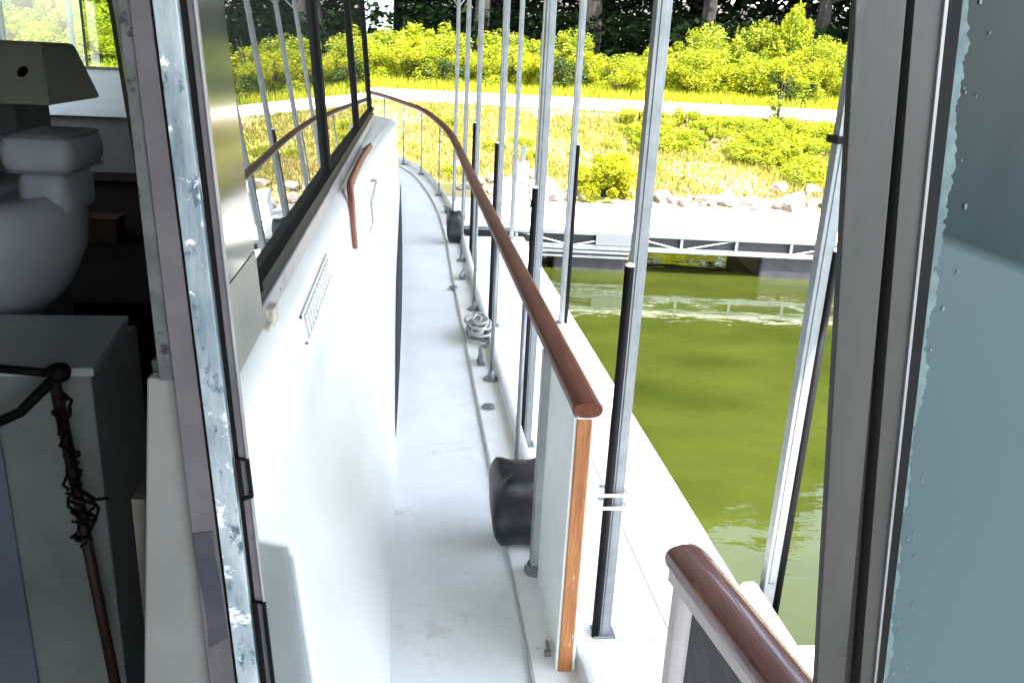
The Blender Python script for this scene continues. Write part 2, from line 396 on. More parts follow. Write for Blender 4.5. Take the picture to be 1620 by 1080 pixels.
# sill end fitting
mb = MB(); mb.box(-.352, -.318, 2.05, 2.13, .865, .93); mb.box(-.345, -.322, 2.00, 2.05, .85, .90)
mb.build('sill_end_fitting', mat('old_ivory', (.45, .42, .33), (.2, .19, .16), rough=.7, scale=40), sill, bevel=.004)
muls = [(4.05, 4.12), (6.32, 6.39), (8.30, 8.37)]
for (a, b) in muls:
    mb = MB(); barY(mb, a, b, 1.004, ZR, .014, -.02); barY(mb, a + .025, b - .025, 1.004, ZR, .018, .014)
    mb.build('window_mullion', black, boat, bevel=.004)
panes = [(2.04, 4.05), (4.12, 6.32), (6.39, 8.30), (8.37, 8.65)]
for (a, b) in panes:
    mb = MB(); barY(mb, a, b, 1.004, ZR, -.006, -.012); mb.build('window_pane', glass, boat)
# dusty sliding pane next to the door jamb with its grey lower panel
mb = MB(); barY(mb, 1.26, 2.01, 1.09, ZR, .018, .012); dp = mb.build('dusty_pane', dirty, boat); dp['label'] = 'dust-filmed side window next to the door jamb'
mb = MB(); barY(mb, 1.26, 2.01, .905, 1.088, .020, -.01)
mb.build('lower_window_panel', mat('lower_panel', (.075, .075, .072), (.13, .135, .125), rough=.4, scale=5), boat)
mb = MB(); barY(mb, 2.012, 2.032, .90, ZR, .012, -.02)
mb.build('pane_end_frame', alu, boat, bevel=.003)

# superstructure closing the cabin: roof, far bulkhead, port wall
mb = MB(); mb.box(-3.75, -.36, -1.0, 9.0, ZR, ZR + .10); mb.build('cabin_roof', gel, boat, bevel=.02)
mb = MB()
mb.box(-3.7, -.42, 8.66, 8.74, .84, 1.25); mb.box(-3.7, -.42, 8.66, 8.74, 1.92, ZR)
for x in (-3.7, -.5): mb.box(x, x + .08, 8.66, 8.74, 1.25, 1.92)
mb.build('front_bulkhead', intwhite, boat)
mb = MB(); mb.box(-3.62, -.5, 8.69, 8.70, 1.25, 1.92); ws = mb.build('windshield', clear, boat)
mb = MB(); mb.box(-3.65, -.48, 8.64, 8.67, 1.235, 1.262)
for x in (-2.93, -1.72): mb.box(x, x + .016, 8.64, 8.67, 1.262, 1.92)
mb.build('windshield_frame', oldgreen, ws)
mb = MB(); mb.box(-3.7, -3.66, -1, 8.66, .98, 1.06); mb.box(-3.7, -3.66, -1, 8.66, 1.90, ZR)
for y in (8.56,): mb.box(-3.7, -3.66, y, y + .1, 1.06, 1.90)
mb.box(-3.7, -3.66, -1, 6.0, 1.06, 1.9); mb.hexa([(-3.6, 7.6, .90), (-.44, 7.6, .90), (-.44, 8.64, .90), (-3.6, 8.64, .90)], [(-3.6, 7.62, .97), (-.44, 7.62, .97), (-.44, 8.64, 1.225), (-3.6, 8.64, 1.225)])
mb.build('dash_ledge', intwhite, boat, bevel=.01)
mb = MB(); mb.box(-3.6, -.44, 7.68, 8.60, .44, .90); mb.build('locker_front', headliner, boat)
mb = MB(); mb.box(-3.6, -.44, 7.66, 8.60, .37, .44); mb.box(-3.6, -.45, 7.75, 8.60, -.10, .37); mb.build('locker_base', darkwood, boat)
mb = MB(); mb.box(-3.7, -.40, -1.0, 5.6, -.66, -.60); mb.box(-3.7, -.40, 5.6, 8.66, -.66, -.10); mb.build('cabin_sole', floorm, boat)
mb = MB(); mb.box(-3.66, -.40, -1.0, 8.64, ZR - .03, ZR - .004); mb.build('headliner', headliner, boat)
mb = MB(); mb.box(-.425, -.405, 1.25, 8.6, -.6, .86); mb.build('cabin_lining', mat('lining', (.10, .09, .075), (.07, .06, .05), rough=.8, scale=4), boat)
mb = MB(); mb.box(-.42, -.38, -1.0, .30, -.1, ZR - .03); mb.build('light_blocking_wall', gel, boat)  # unseen wall added to cut the light entering the cabin
mb = MB(); mb.box(-3.7, -.38, -1.06, -1.0, -.1, ZR); mb.build('aft_bulkhead', intwhite, boat)
for k in range(16):
    y = 2.3 + k * .40; a_ = Vector((wx(.915, y) + .018, y, .915)); MB().tube([a_, a_ + Vector((.003, 0, 0))], .0055, 10).build('sill_screw', steel, sill)
# louvred vent
def on_wall(y, z, o): return wallpt(y, wall_t(y, z), o)
mb = MB()
def wquad(mb, y0, y1, z0, z1, o0, o1, mi=0):
    mb.hexa([on_wall(y0, z0, o0), on_wall(y1, z0, o0), on_wall(y1, z1, o0), on_wall(y0, z1, o0)],
            [on_wall(y0, z0, o1), on_wall(y1, z0, o1), on_wall(y1, z1, o1), on_wall(y0, z1, o1)], mi)
VY0, VY1, VZ0, VZ1 = 2.28, 3.05, .765, .845
for (a, b, c, d) in ((VY0, VY1, VZ0, VZ0 + .006), (VY0, VY1, VZ1 - .006, VZ1), (VY0, VY0 + .02, VZ0, VZ1), (VY1 - .02, VY1, VZ0, VZ1)): wquad(mb, a, b, c, d, .0, .008)
vent = mb.build('side_vent', mat('vent_frame', (.66, .66, .63), (.50, .50, .48), rough=.5, scale=10), boat)
mb = MB(); wquad(mb, VY0 + .02, VY1 - .02, VZ0 + .006, VZ1 - .006, .001, .0025); mb.build('vent_backing', mat('vent_back', (.22, .23, .22), (.34, .35, .33), rough=.8, scale=14), vent)
mb = MB()
for k in range(14):
    y = VY0 + .05 + k * .054; wquad(mb, y, y + .026, VZ0 + .012, VZ1 - .012, .003, .009)
mb.build('louvre', mat('louvre', (.62, .62, .60), (.40, .40, .38), rough=.5, scale=30), vent)
# wooden grab rail
mb = MB()
P = [(-.255, 6.3, .885), (-.27, 5.5, .90), (-.275, 4.8, .905), (-.275, 4.35, .905), (-.268, 4.20, .895), (-.256, 4.10, .85), (-.246, 4.02, .76), (-.236, 3.96, .66)]
mb.sweep(P, [(-.018, -.014), (.018, -.014), (.018, .014), (-.018, .014)], up=(1, 0, .4))
gr = mb.build('grab_rail', mat('dull_teak', (.15, .048, .030), (.20, .07, .045), rough=.5, scale=6), boat, bevel=.008)  # plain dull brown teak
for y in (6.2, 5.3, 4.5): MB().tube([(-.30, y, .86), (-.268, y, .89)], .012, 8).build('rail_standoff', gr.data.materials[0], gr)
# thinner grey tube on the wall below it
mb = MB(); mb.tube([on_wall(5.6, .74, .0), on_wall(5.55, .74, .035), on_wall(4.95, .70, .035), on_wall(4.85, .60, .03), on_wall(4.80, .56, .0)], .008, 8)
mb.build('grey_tube', mat('white_bar', (.45, .46, .45), None, rough=.4), boat, smooth=True)

# hand rail ---------------------------------------------------------
ZRAIL = .76
def rz(y): return ZRAIL + sheer(y) * .82
railpath = [(.432, 1.835), (.432, 3), (.432, 5), (.432, 7.2), (.385, 8.5), (.21, 9.75), (-.03, 10.4), (-.40, 11.1), (-.95, 11.55), (-1.8, 11.75)]
RP = catmull([(x, y, 0) for x, y in railpath], 12)
oval = []
for k in range(16):
    a = 2 * math.pi * k / 16; c, s = math.cos(a), math.sin(a)
    oval.append((.036 * math.copysign(abs(c) ** .75, c), .020 * math.copysign(abs(s) ** .8, s)))
mb = MB(); mb.sweep([(p.x, p.y, rz(p.y)) for p in RP], oval)
mb.sweep([(2 * XC - p.x, p.y, rz(p.y)) for p in RP], oval)
hr = smooth_by_angle(mb.build('hand_rail', wood, boat), 50)
mb = MB()   # rounded end cap
mb.sweep([(.432, 1.838, rz(1.8)), (.432, 1.831, rz(1.8)), (.432, 1.826, rz(1.8))], oval, scale=[1.04, 1.04, .96])
mb.build('rail_end_cap', wood, hr, smooth=False)
for yj in (3.35, 5.6, 7.9):
    MB().sweep([(.4322 if yj < 7 else .421, yj, rz(yj)), (.4322 if yj < 7 else .4208, yj + .004, rz(yj))], oval, scale=[1.012, 1.012]).build('rail_joint', darkwood, hr)
mb = MB(); mb.sweep([(p.x, p.y, rz(p.y) - .022) for p in RP], [(-.022, -.004), (.022, -.004), (.022, .004), (-.022, .004)]); mb.build('rail_track', whiteplastic, hr)
# gate section of rail, coming towards the camera
mb = MB(); mb.sweep([(.470, 1.215, ZRAIL), (.474, 1.20, ZRAIL), (.520, .86, ZRAIL), (.60, .30, ZRAIL), (.64, -.4, ZRAIL)], oval, scale=[.93, 1.05, 1.05, 1.05, 1.05])
gt = smooth_by_angle(mb.build('gate_rail', wood2, boat), 50); gt['label'] = 'short nearer length of varnished rail with worn edge'
pink = mat('pinkish_paint', (.66, .58, .57), (.58, .50, .48), rough=.5, scale=6)
mb = MB(); mb.box(.455, .485, 1.165, 1.20, .0, .745); mb.box(.500, .520, .95, .975, .0, .745)
mb.build('gate_post', pink, boat, bevel=.004)
mb = MB(); mb.hexa([(.476, 1.15, .05), (.520, .86, .05), (.535, .862, .05), (.49, 1.152, .05)], [(.476, 1.15, .72), (.520, .86, .72), (.535, .862, .72), (.49, 1.152, .72)])
mb.build('gate_panel', blackvinyl, boat)
mb = MB(); mb.sweep([(.474, 1.20, ZRAIL - .026), (.520, .86, ZRAIL - .026), (.60, .30, ZRAIL - .026)], [(-.036, -.012), (.030, -.012), (.030, .010), (-.036, .010)])
mb.build('gate_rail_base', pink, gt)
# rail-end board with bare wooden edge
mb = MB(); mb.box(.418, .446, 1.872, 2.27, -.01, .738); bd = mb.build('rail_board', boardm, boat, bevel=.002)
mb = MB(); mb.box(.411, .449, 1.840, 1.8695, -.01, .735); be = mb.build('board_edge', rawwood, bd, bevel=.004)
mb = MB(); mb.box(.449, .456, 1.845, 1.8695, -.01, .735); mb.box(.405, .411, 1.846, 1.8695, -.01, .735); mb.build('edge_trim', boardm, bd)
# square stanchion, foot
mb = MB(); mb.box(.398, .430, 2.285, 2.325, .03, .742); sq = mb.build('square_stanchion', mat('stanchion_paint', (.27, .29, .285), (.21, .23, .225), rough=.5, scale=8), boat, bevel=.003)
mb = MB(); mb.lathe([(.034, 0), (.034, .012), (.026, .018), (.026, .03)], (.414, 2.305, 0), 16); mb.build('stanchion_foot', steel, sq, smooth=False)
# round stanchions
stub = [(.432, 2.95), (.432, 3.98), (.434, 5.20), (.434, 6.50), (.425, 7.75), (.34, 8.95), (.17, 9.93), (-.03, 10.42), (-.27, 10.90), (-.62, 11.30), (-1.2, 11.62)]
for i, (x, y) in enumerate(stub):
    z0 = sheer(y); mb = MB(); r = .010 if i < 5 else .008
    mb.tube([(x, y, z0), (x, y, rz(y) - .015)], r, 10)
    st = mb.build('stanchion', steel, boat, smooth=True)
    mb = MB(); mb.lathe([(.042, 0), (.042, .006), (.030, .012), (.016, .03), (.013, .05)], (x, y, z0), 18)
    mb.build('stanchion_foot', steel, st, smooth=True)
# cleats
def cleat(x, y, rz_=0):
    z0 = sheer(y); mb = MB(); a = rz_
    def P(u, h, v=0): return (x + u * math.sin(a) + v * math.cos(a), y + u * math.cos(a), z0 + h)
    mb.tube([P(-.10, .048), P(-.06, .052), P(-.03, .046), P(.03, .046), P(.06, .052), P(.10, .048)], .012, 8, scale=[.6, .9, 1.1, 1.1, .9, .6])
    mb.tube([P(-.03, 0), P(-.03, .045)], .013, 8, scale=[1.5, 1]); mb.tube([P(.03, 0), P(.03, .045)], .013, 8, scale=[1.5, 1])
    mb.box(x - .02, x + .02, y - .05, y + .05, z0, z0 + .006)
    return mb.build('cleat', steel, boat, smooth=True)
cleat(.40, 4.22); cleat(.41, 5.98, .25); cleat(.40, 8.2, -.4)
# deck fillers / small fittings
for q in ((.385, 3.62, 0), (.33, 5.72, 0)): MB().lathe([(.03, 0), (.03, .01), (.024, .014)], q, 16).build('deck_filler', steel, boat)
mb = MB(); mb.box(.385, .402, 1.90, 1.915, 0, .014); mb.box(.396, .402, 1.915, 1.96, 0, .012); mb.build('deck_eye', mat('rusty', (.25, .22, .17), (.12, .10, .08), rough=.8, scale=60), boat, bevel=.002)

# door jamb (leans inboard) -----------------------------------------
JY = 1.20
def jx(x15, z): return None
def jstrip(mb, xt, xb, wt, wb, y0, y1, z0=.30, z1=1.85, mi=0):
    """strip given by left x at z=1.585 (xt) and at z=.545 (xb), widths wt/wb"""
    def X(z, lft=True):
        u = (z - .545) / (1.585 - .545); a = xb + (xt - xb) * u; ww = wb + (wt - wb) * u
        return a if lft else a + ww
    mb.hexa([(X(z0), y0, z0), (X(z0, 0), y0, z0), (X(z0, 0), y1, z0), (X(z0), y1, z0)],
            [(X(z1), y0, z1), (X(z1, 0), y0, z1), (X(z1, 0), y1, z1), (X(z1), y1, z1)], mi)
def jamb_x(px15): return px15 * JY / 1.5
def js(name, t, b, m, y0, y1, z0=.30, z1=1.85, parent=None, bevel=.0015):
    # t, b: (left,right) x-values measured for a plane at y=1.5
    mb = MB(); t = [v * .8 for v in t]; b = [v * .8 for v in b]
    jstrip(mb, t[0], b[0], t[1] - t[0], b[1] - b[0], y0, y1, z0, z1)
    return mb.build(name, m, parent or jamb, bevel=bevel)
jamb = thing('tmp', None, None); COL.objects.unlink(jamb); bpy.data.objects.remove(jamb)
jamb = MB().box(-.315, -.275, 1.217, 1.225, .60, 1.85).build('door_jamb', black, boat)
js('outer_frame_strip', (-.456, -.436), (-.431, -.396), oldgreen, 1.210, 1.216, 1.076)
js('painted_stile', (-.436, -.404), (-.396, -.345), mauve, 1.205, 1.216)
js('stile_gap', (-.404, -.398), (-.345, -.338), black, 1.209, 1.216)
js('peeling_stile', (-.398, -.361), (-.338, -.296), peel, 1.198, 1.216)
js('gasket', (-.361, -.348), (-.296, -.287), black, 1.214, 1.216)
js('stile_lip', (-.348, -.338), (-.287, -.272), mauve, 1.206, 1.216)
js('edge_bead', (-.338, -.333), (-.272, -.268), alu, 1.203, 1.216, .55)
# stripped patch on the painted stile: dark undercoat with ragged ends
mb = MB()
def JX(xt, xb, z): u = (z - .545) / 1.04; return (xb + (xt - xb) * u) * .8
zs = [.62, .66, .70, .76, .80, .835]
Lp = [(JX(-.434, -.394, z) + random.uniform(0, .012), 1.2025, z + random.uniform(-.012, .012)) for z in zs]
Rp = [(JX(-.405, -.346, z) - random.uniform(0, .004), 1.2025, z + random.uniform(-.016, .016)) for z in zs]
mb.add(Lp + Rp, [(i, i + 6, i + 7, i + 1) for i in range(5)]); mb.build('stripped_patch', mauve_dark, jamb)
# latch slots on the jamb edge
for (za, zb) in ((.50, .70), (.885, .955)):
    mb = MB(); xa = JX(-.357, -.290, za); xb_ = JX(-.357, -.290, zb)
    for (o, w_, yy) in ((0, .022, 1.201),):
        mb.sweep([(xa + .004, yy, za), (xa + .018, yy, za + .004), (xb_ + .018, yy, zb - .004), (xb_ + .004, yy, zb), (xa + .004, yy, za)], [(-.003, -.003), (.003, -.003), (.003, .003), (-.003, .003)], up=(0, 1, 0))
    mb.build('strike_plate', black, jamb)
# low wing of the bulkhead inside the jamb
mb = MB()
mb.hexa([(-.453, 1.222, .25), (-.255, 1.222, .25), (-.255, 1.25, .25), (-.453, 1.25, .25)],
        [(-.376, 1.222, 1.075), (-.30, 1.222, 1.075), (-.30, 1.25, 1.075), (-.376, 1.25, 1.075)])
mb.build('bulkhead_wing', beige, boat, bevel=.004)

# open glazed door on the right -------------------------------------
door = MB()
def DX(xt, xb, z): return xb + (xt - xb) * (z - .93) / (1.606 - .93)
def ds(name, t, b, m, y0, y1, parent, z0=.03, z1=1.95, bevel=.0012):
    mb = MB()
    def q(z): return [(DX(t[0], b[0], z), y0, z), (DX(t[1], b[1], z), y0, z), (DX(t[1], b[1], z), y1, z), (DX(t[0], b[0], z), y1, z)]
    mb.hexa(q(z0), q(z1)); return mb.build(name, m, parent, bevel=bevel)
greyalu = mat('grey_door_frame', (.042, .040, .038), (.024, .022, .021), rough=.5, metal=.2, scale=10, bump=.05, stretch=(1, 1, .25))
mixin(greyalu, (.12, .115, .115), 6, .60, .74, stretch=(1, 1, .2))
drk = mat('brown_black_seal', (.014, .012, .011), (.035, .030, .026), rough=.6, scale=14, stretch=(1, 1, .15))
door = ds('glazed_door', (.352, .395), (.433, .464), greyalu, .690, .700, boat)
ds('door_seal', (.395, .404), (.464, .484), drk, .712, .73, door)
ds('inner_stile', (.404, .428), (.484, .498), greyalu, .694, .73, door)
ds('stile_bead', (.428, .4315), (.498, .5005), alu, .691, .73, door)
ds('stile_step', (.4315, .434), (.5005, .507), drk, .700, .73, door)
ds('glass_gasket', (.434, .452), (.507, .517), black, .704, .73, door)
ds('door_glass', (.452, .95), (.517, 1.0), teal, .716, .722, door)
ds('far_stile', (.95, 1.0), (1.0, 1.05), greyalu, .690, .73, door)
# frosted, flaking edge of the pane's tint film
film = mat('flaking_film', (.10, .155, .155), (.05, .085, .09), rough=.6, scale=30)
mb = MB(); L_, R_ = [], []; nz = 400
for k in range(nz + 1):
    z = .85 + .85 * k / nz; x = DX(.4525, .5175, z)
    wk = .75 * (wk if k else 0) + .0011 * rng.standard_normal(); wv = .0115 + .003 * math.sin(z * 9 + 1) + .0012 * math.sin(z * 61) + wk
    L_.append((x, .7145, z)); R_.append((x + max(.003, wv), .7145, z))
mb.add(L_ + R_, [(i, i + nz + 1, i + nz + 2, i + 1) for i in range(nz)])
for k in range(34):
    z = random.uniform(.88, 1.68); x = DX(.4525, .5175, z) + random.uniform(.012, .035); r = random.uniform(.0004, .0019)
    mb.add([(x + r * math.cos(a) * random.uniform(.6, 1.2), .7143, z + 1.6 * r * math.sin(a)) for a in np.arange(0, 6.28, .9)], [tuple(range(7))])
mb.build('frosted_edge', film, door)
# ================================================================== loose things on the boat
def lump(name, m, c, dims, label, cat, seed=0, nz=10, n=20):
    rr = random.Random(seed); mb = MB(); vs = []
    for i in range(nz + 1):
        v = i / nz; z = c[2] + dims[2] * v
        sx = dims[0] / 2 * (1 - .35 * max(0, .25 - v) / .25 - .22 * max(0, v - .8) / .2)
        for k in range(n):
            a = 2 * math.pi * k / n; co, si = math.cos(a), math.sin(a)
            e = .36; d = 1 + .05 * math.sin(3 * a + v * 7) + .03 * math.sin(9 * a - v * 14) + rr.uniform(-.025, .025)
            vs.append((c[0] + sx * d * math.copysign(abs(co) ** e, co), c[1] + sx * dims[1] / dims[0] * d * math.copysign(abs(si) ** e, si), z + .01 * math.sin(3 * a)))
    fs = [(i * n + k, i * n + (k + 1) % n, (i + 1) * n + (k + 1) % n, (i + 1) * n + k) for i in range(nz) for k in range(n)]
    fs += [tuple(range(n))[::-1], tuple(range(nz * n, nz * n + n))]
    mb.add(vs, fs); o = mb.build(name, m, smooth=True, sub=1)
    tag(o, label, cat); return o
lump('fender_bag', blackvinyl, (.385, 2.50, .004), (.20, .22, .27), 'black vinyl bag slumped on the side deck behind the square stanchion', 'bag', 3)
lump('fender_bag', blackvinyl, (.405, 7.10, .03), (.13, .16, .26), 'small black bag far forward on the side deck', 'bag', 5)
# rope coil
ropem = mat('grey_rope', (.42, .42, .40), (.22, .22, .20), rough=.9, scale=90)
mb = MB(); pts = []; rr = random.Random(4)
for k in range(150):
    a = k * .42; r = .055 + .035 * math.sin(k * .13) + rr.uniform(-.008, .008)
    pts.append((.415 + r * math.cos(a) * .8, 4.65 + 2.0 * r * math.sin(a), .012 + .0007 * k + rr.uniform(0, .008)))
mb.tube(pts, .008, 6); o = mb.build('rope_coil', ropem, smooth=True); tag(o, 'grey rope coiled in a heap on the deck margin beside a stanchion foot', 'rope')

# ---------------- cabin interior
helm = thing('helm_seat', 'pale blue-grey moulded helm seat with padded arm standing in the dark cabin', 'seat', (-1.62, 3.1, -.1))
def rbox(cx, cy, cz, sx, sy, sz, name, m, par, bev, rx=0, rz_=0):
    mb = MB(); mb.box(-sx / 2, sx / 2, -sy / 2, sy / 2, -sz / 2, sz / 2)
    o = mb.build(name, m, par, smooth=True, bevel=bev, seg=4); o.location = (cx, cy, cz); o.rotation_euler = (rx, 0, rz_); return o
mb = MB(); mb.lathe([(.06, .60), (.22, .63), (.34, .70), (.43, .80), (.485, .92), (.50, 1.04), (.49, 1.10), (.45, 1.13), (.40, 1.12), (.02, 1.09)], (0, 0, 0), 40); mb.build('seat_shell', seatm, helm, smooth=True)
rbox(-.05, .02, 1.05, .60, .50, .16, 'seat_cushion', seatm, helm, .06)
rbox(-.10, -.22, 1.28, .82, .16, .52, 'backrest', seatm, helm, .075, R(-10))
rbox(.43, .02, 1.27, .23, .36, .13, 'arm_pad', seatm, helm, .05)
mb = MB()
for zz in (1.215, 1.325):
    mb.tube([(.43 + .112 * math.copysign(abs(math.cos(a)) ** .4, math.cos(a)), .02 + .177 * math.copysign(abs(math.sin(a)) ** .4, math.sin(a)), zz) for a in np.linspace(0, 6.2832, 41)], .004, 6)
mb.build('seat_piping', mat('piping', (.30, .32, .36), None, rough=.5), helm, smooth=True)
rbox(.42, .04, 1.13, .17, .30, .16, 'arm_support', seatm, helm, .05)
mb = MB(); mb.lathe([(.24, -.5), (.24, -.47), (.07, -.44), (.06, .5), (.14, .76)], (0, 0, 0), 20); mb.build('pedestal', steel, helm, smooth=True)
# white instrument pod
con = thing('instrument_console', 'off-white slanted instrument console in the cabin with a round black hole', 'console', (-2.1, 4.3, -.1))
mb = MB(); mb.hexa([(-.9, -.35, 1.35), (.60, -.35, 1.35), (.60, .3, 1.35), (-.9, .3, 1.35)], [(-.9, -.10, 1.60), (.50, -.10, 1.60), (.50, .3, 1.60), (-.9, .3, 1.60)])
mb.build('pod', mat('pod_gelcoat', (.80, .82, .74), (.74, .76, .68), rough=.5, scale=3), con, bevel=.02)
mb = MB(); mb.box(-.9, .35, -.1, .3, -.5, 1.345); mb.build('console_body', cabm, con, bevel=.01)
ym = lambda z: -.35 + .25 * (z - 1.35) / .25
mb = MB(); zc = 1.48
mb.add([(.455 + .022 * math.cos(a), ym(zc + .022 * math.sin(a)) - .003, zc + .022 * math.sin(a)) for a in np.arange(0, 6.2, .4)], [tuple(range(16))])
mb.build('hole', black, con)
# cabinet
cab = thing('cabinet', 'grey-topped low cabinet just inside the cabin door', 'cabinet', (-1.2, 2.5, -.1))
mb = MB(); mb.box(-.5, .35, -.21, .22, -.5, .775); mb.build('carcass', cabm, cab, bevel=.006)
mb = MB(); mb.hexa([(-.52, -.24, .775), (.37, -.24, .775), (.32, .24, .775), (-.52, .24, .775)], [(-.52, -.24, .80), (.37, -.24, .80), (.32, .24, .80), (-.52, .24, .80)])
mb.build('worktop', mat('worktop', (.50, .55, .55), (.42, .47, .475), rough=.3, scale=4), cab, bevel=.004)
mb = MB(); mb.box(-.48, .10, -.228, -.212, -.45, .74); mb.build('cabinet_door', mat('cabinet_door', (.15, .18, .23), (.12, .14, .18), rough=.5, scale=3), cab, bevel=.004)
# dark pole leaning at the cabinet with knob, wire hanging
pole = thing('boat_hook', 'dark wooden pole with a black knob leaning against the cabinet', 'pole', (-.86, 2.16, -.1))
mb = MB(); mb.tube([(.07, -.05, -.5), (-.035, .01, .80)], .015, 10); mb.build('shaft', darkwood, pole, smooth=True)
mb = MB(); mb.lathe([(.010, -.022), (.024, -.015), (.030, .005), (.024, .022), (.010, .028)], (-.02, .005, .82), 16); mb.tube([(-.02, .005, .82), (-.25, .01, .84)], .012, 8)
mb.tube([(-.04, .0, .80), (-.12, -.01, .72), (-.25, -.02, .66)], .014, 8)
mb.build('knob', black, pole, smooth=True)
mb = MB(); rr = random.Random(11)
for q in range(2):
    pts = []
    for k in range(46):
        u = k / 45; pts.append((-.855 + .022 * math.sin(u * 16 + q * 2.1) + .010 * rr.uniform(-1, 1) + .02 * u, 2.09 + .02 * math.cos(u * 22 + q * 2), .69 - .42 * u))
    mb.tube(pts, .0045, 6)
for z in (.66, .60, .53, .47, .40, .34, .30): 
    a = rr.uniform(-.4, .4); mb.tube([(-.86, 2.08, z), (-.82 + rr.uniform(-.01, .02), 2.05, z + .02 * a)], .004, 5)
mb.tube([(-.85, 2.08, .45), (-.80, 2.05, .43), (-.775, 2.04, .40), (-.79, 2.05, .36), (-.83, 2.07, .35), (-.86, 2.08, .37)], .0045, 6)
mb.tube([(-.85, 2.08, .45), (-.78, 2.04, .425), (-.745, 2.03, .435)], .0045, 6)
o = mb.build('hanging_cable', black, smooth=True); tag(o, 'tangled black wire with short spikes hanging in front of the cabinet', 'cable')
wb = MB(); wb.box(-.17, .17, -.12, .12, 0, .20); wb.box(-.18, .18, -.13, .13, .20, .215)
o = wb.build('wooden_box', mat('box_wood', (.09, .04, .025), (.06, .028, .018), rough=.6, scale=7), bevel=.006); o.location = (-2.55, 7.45, -.1); tag(o, 'reddish-brown wooden box on the cabin floor beyond the helm seat', 'box')
# ================================================================== DOCK
DZ = -.90; WZ = -1.40
# sea of water and lake bed
mb = MB(); mb.add([(-150, -120, WZ), (150, -120, WZ), (150, 32, WZ), (-150, 32, WZ)], [(0, 1, 2, 3)])
tag(mb.build('water', water), kind='structure')
finger = thing('dock_finger', 'pale concrete finger pier running beside the yacht, dark seams across it', 'dock', (0, 0, 0))
mb = MB()
joints = [-6, -3.6, -1.4, .85, 3.10, 5.35, 7.6, 9.85, 11.85]
for a, b in zip(joints[:-1], joints[1:]): mb.box(.72, 1.66, a + .006, b - .006, DZ - .05, DZ)
fd = mb.build('decking', concrete, finger, bevel=.006)
mb = MB(); mb.box(.72, 1.66, -6, 11.9, DZ - .14, DZ - .052); mb.build('finger_frame', steel, finger)
for y in np.arange(-5.5, 11, 2.25): MB().box(.80, 1.60, y, y + 1.5, WZ - .25, DZ - .142).build('float', floatm, finger, bevel=.03)
mb = MB(); mb.sweep([(1.70, -6, DZ - .03), (1.70, 3.46, DZ - .03)], [(-.045, -.05), (.045, -.05), (.05, .0), (.045, .05), (.025, .065), (-.025, .065), (-.045, .05), (-.05, 0)])
mb.build('edge_bumper', mat('bumper_vinyl', (.62, .69, .72), (.55, .62, .65), rough=.5, scale=8), finger, bevel=.01)
mb = MB(); mb.box(1.76, 2.7, 1.2, 3.02, DZ - .06, DZ - .004); mb.build('landing', concrete, finger, bevel=.006)
mb = MB(); mb.box(1.80, 2.66, 1.3, 2.95, WZ - .2, DZ - .062); mb.build('landing_float', floatm, finger, bevel=.02)
mb = MB(); mb.box(1.20, 1.206, -1.4, 9.85, DZ, DZ + .003); mb.build('deck_joint', seam, finger)

# main walkway in front of the bank, turned a little
walk = thing('dock_walkway', 'long pale dock walkway on trusses and black floats below the bank', 'dock', (0, 12.25, .135)); walk.rotation_euler = (0, 0, math.atan(-.115))
mb = MB()
for k in range(-9, 12): mb.box(k * 2.4 + .006, k * 2.4 + 2.394, 0, 2.2, DZ - .05, DZ)
mb.build('decking', concrete, walk, bevel=.006)
def truss(mb, y):
    mb.box(-21, 26, y, y + .05, DZ - .10, DZ - .052); mb.box(-21, 26, y, y + .05, DZ - .30, DZ - .26)
    for k in range(-26, 33):
        x = k * .8
        mb.box(x - .02, x + .02, y + .008, y + .042, DZ - .26, DZ - .10)
        s = 1 if k % 2 else -1
        xa, xb = (x + .05, x + .75) if s > 0 else (x + .75, x + .05)
        if (k * 7) % 5 != 2: mb.tube([(xa, y + .025, DZ - .255), (xb, y + .025, DZ - .105)], .014, 6)
mb = MB(); truss(mb, .0); mb.build('truss', steel, walk)
mb = MB(); truss(mb, 2.1); mb.build('truss', steel, walk)
for (a, b) in [(-20, -17.5), (-15, -12.6), (-10, -7.5), (-5, -2.6), (-.6, 1.9), (2.15, 3.22), (5.2, 7.2), (8.6, 11), (13, 16)]:
    MB().box(a, b, .10, 2.0, WZ - .3, DZ - .302).build('float', floatm, walk, bevel=.04)
mb = MB(); mb.box(-21, 26, .10, 2.08, DZ - .27, DZ - .07); mb.build('underside_shade_block', floatm, walk)  # black block standing in for the shade behind the truss
mb = MB(); mb.box(-21, 26, -.006, .056, DZ - .31, DZ - .245); mb.build('lower_chord', steel, walk)
mb = MB(); mb.box(1.9, 3.25, .02, .07, WZ + .06, WZ + .10); mb.box(1.9, 3.25, .0, .06, DZ - .37, DZ - .33); mb.build('float_rail', steel, walk)
mb = MB(); mb.tube([(1.95, -.02, DZ - .32), (1.35, -.45, WZ + .1)], .03, 6); mb.tube([(1.30, -.45, WZ + .12), (1.8, -.3, WZ - .1)], .03, 6); mb.build('diagonal_strut', whiteplastic, walk)
mb = MB(); mb.box(2.75, 3.3, -.012, -.002, DZ - .24, DZ - .07); mb.build('tag_plate', mat('grey_plate', (.10, .11, .12), None, rough=.6), walk)

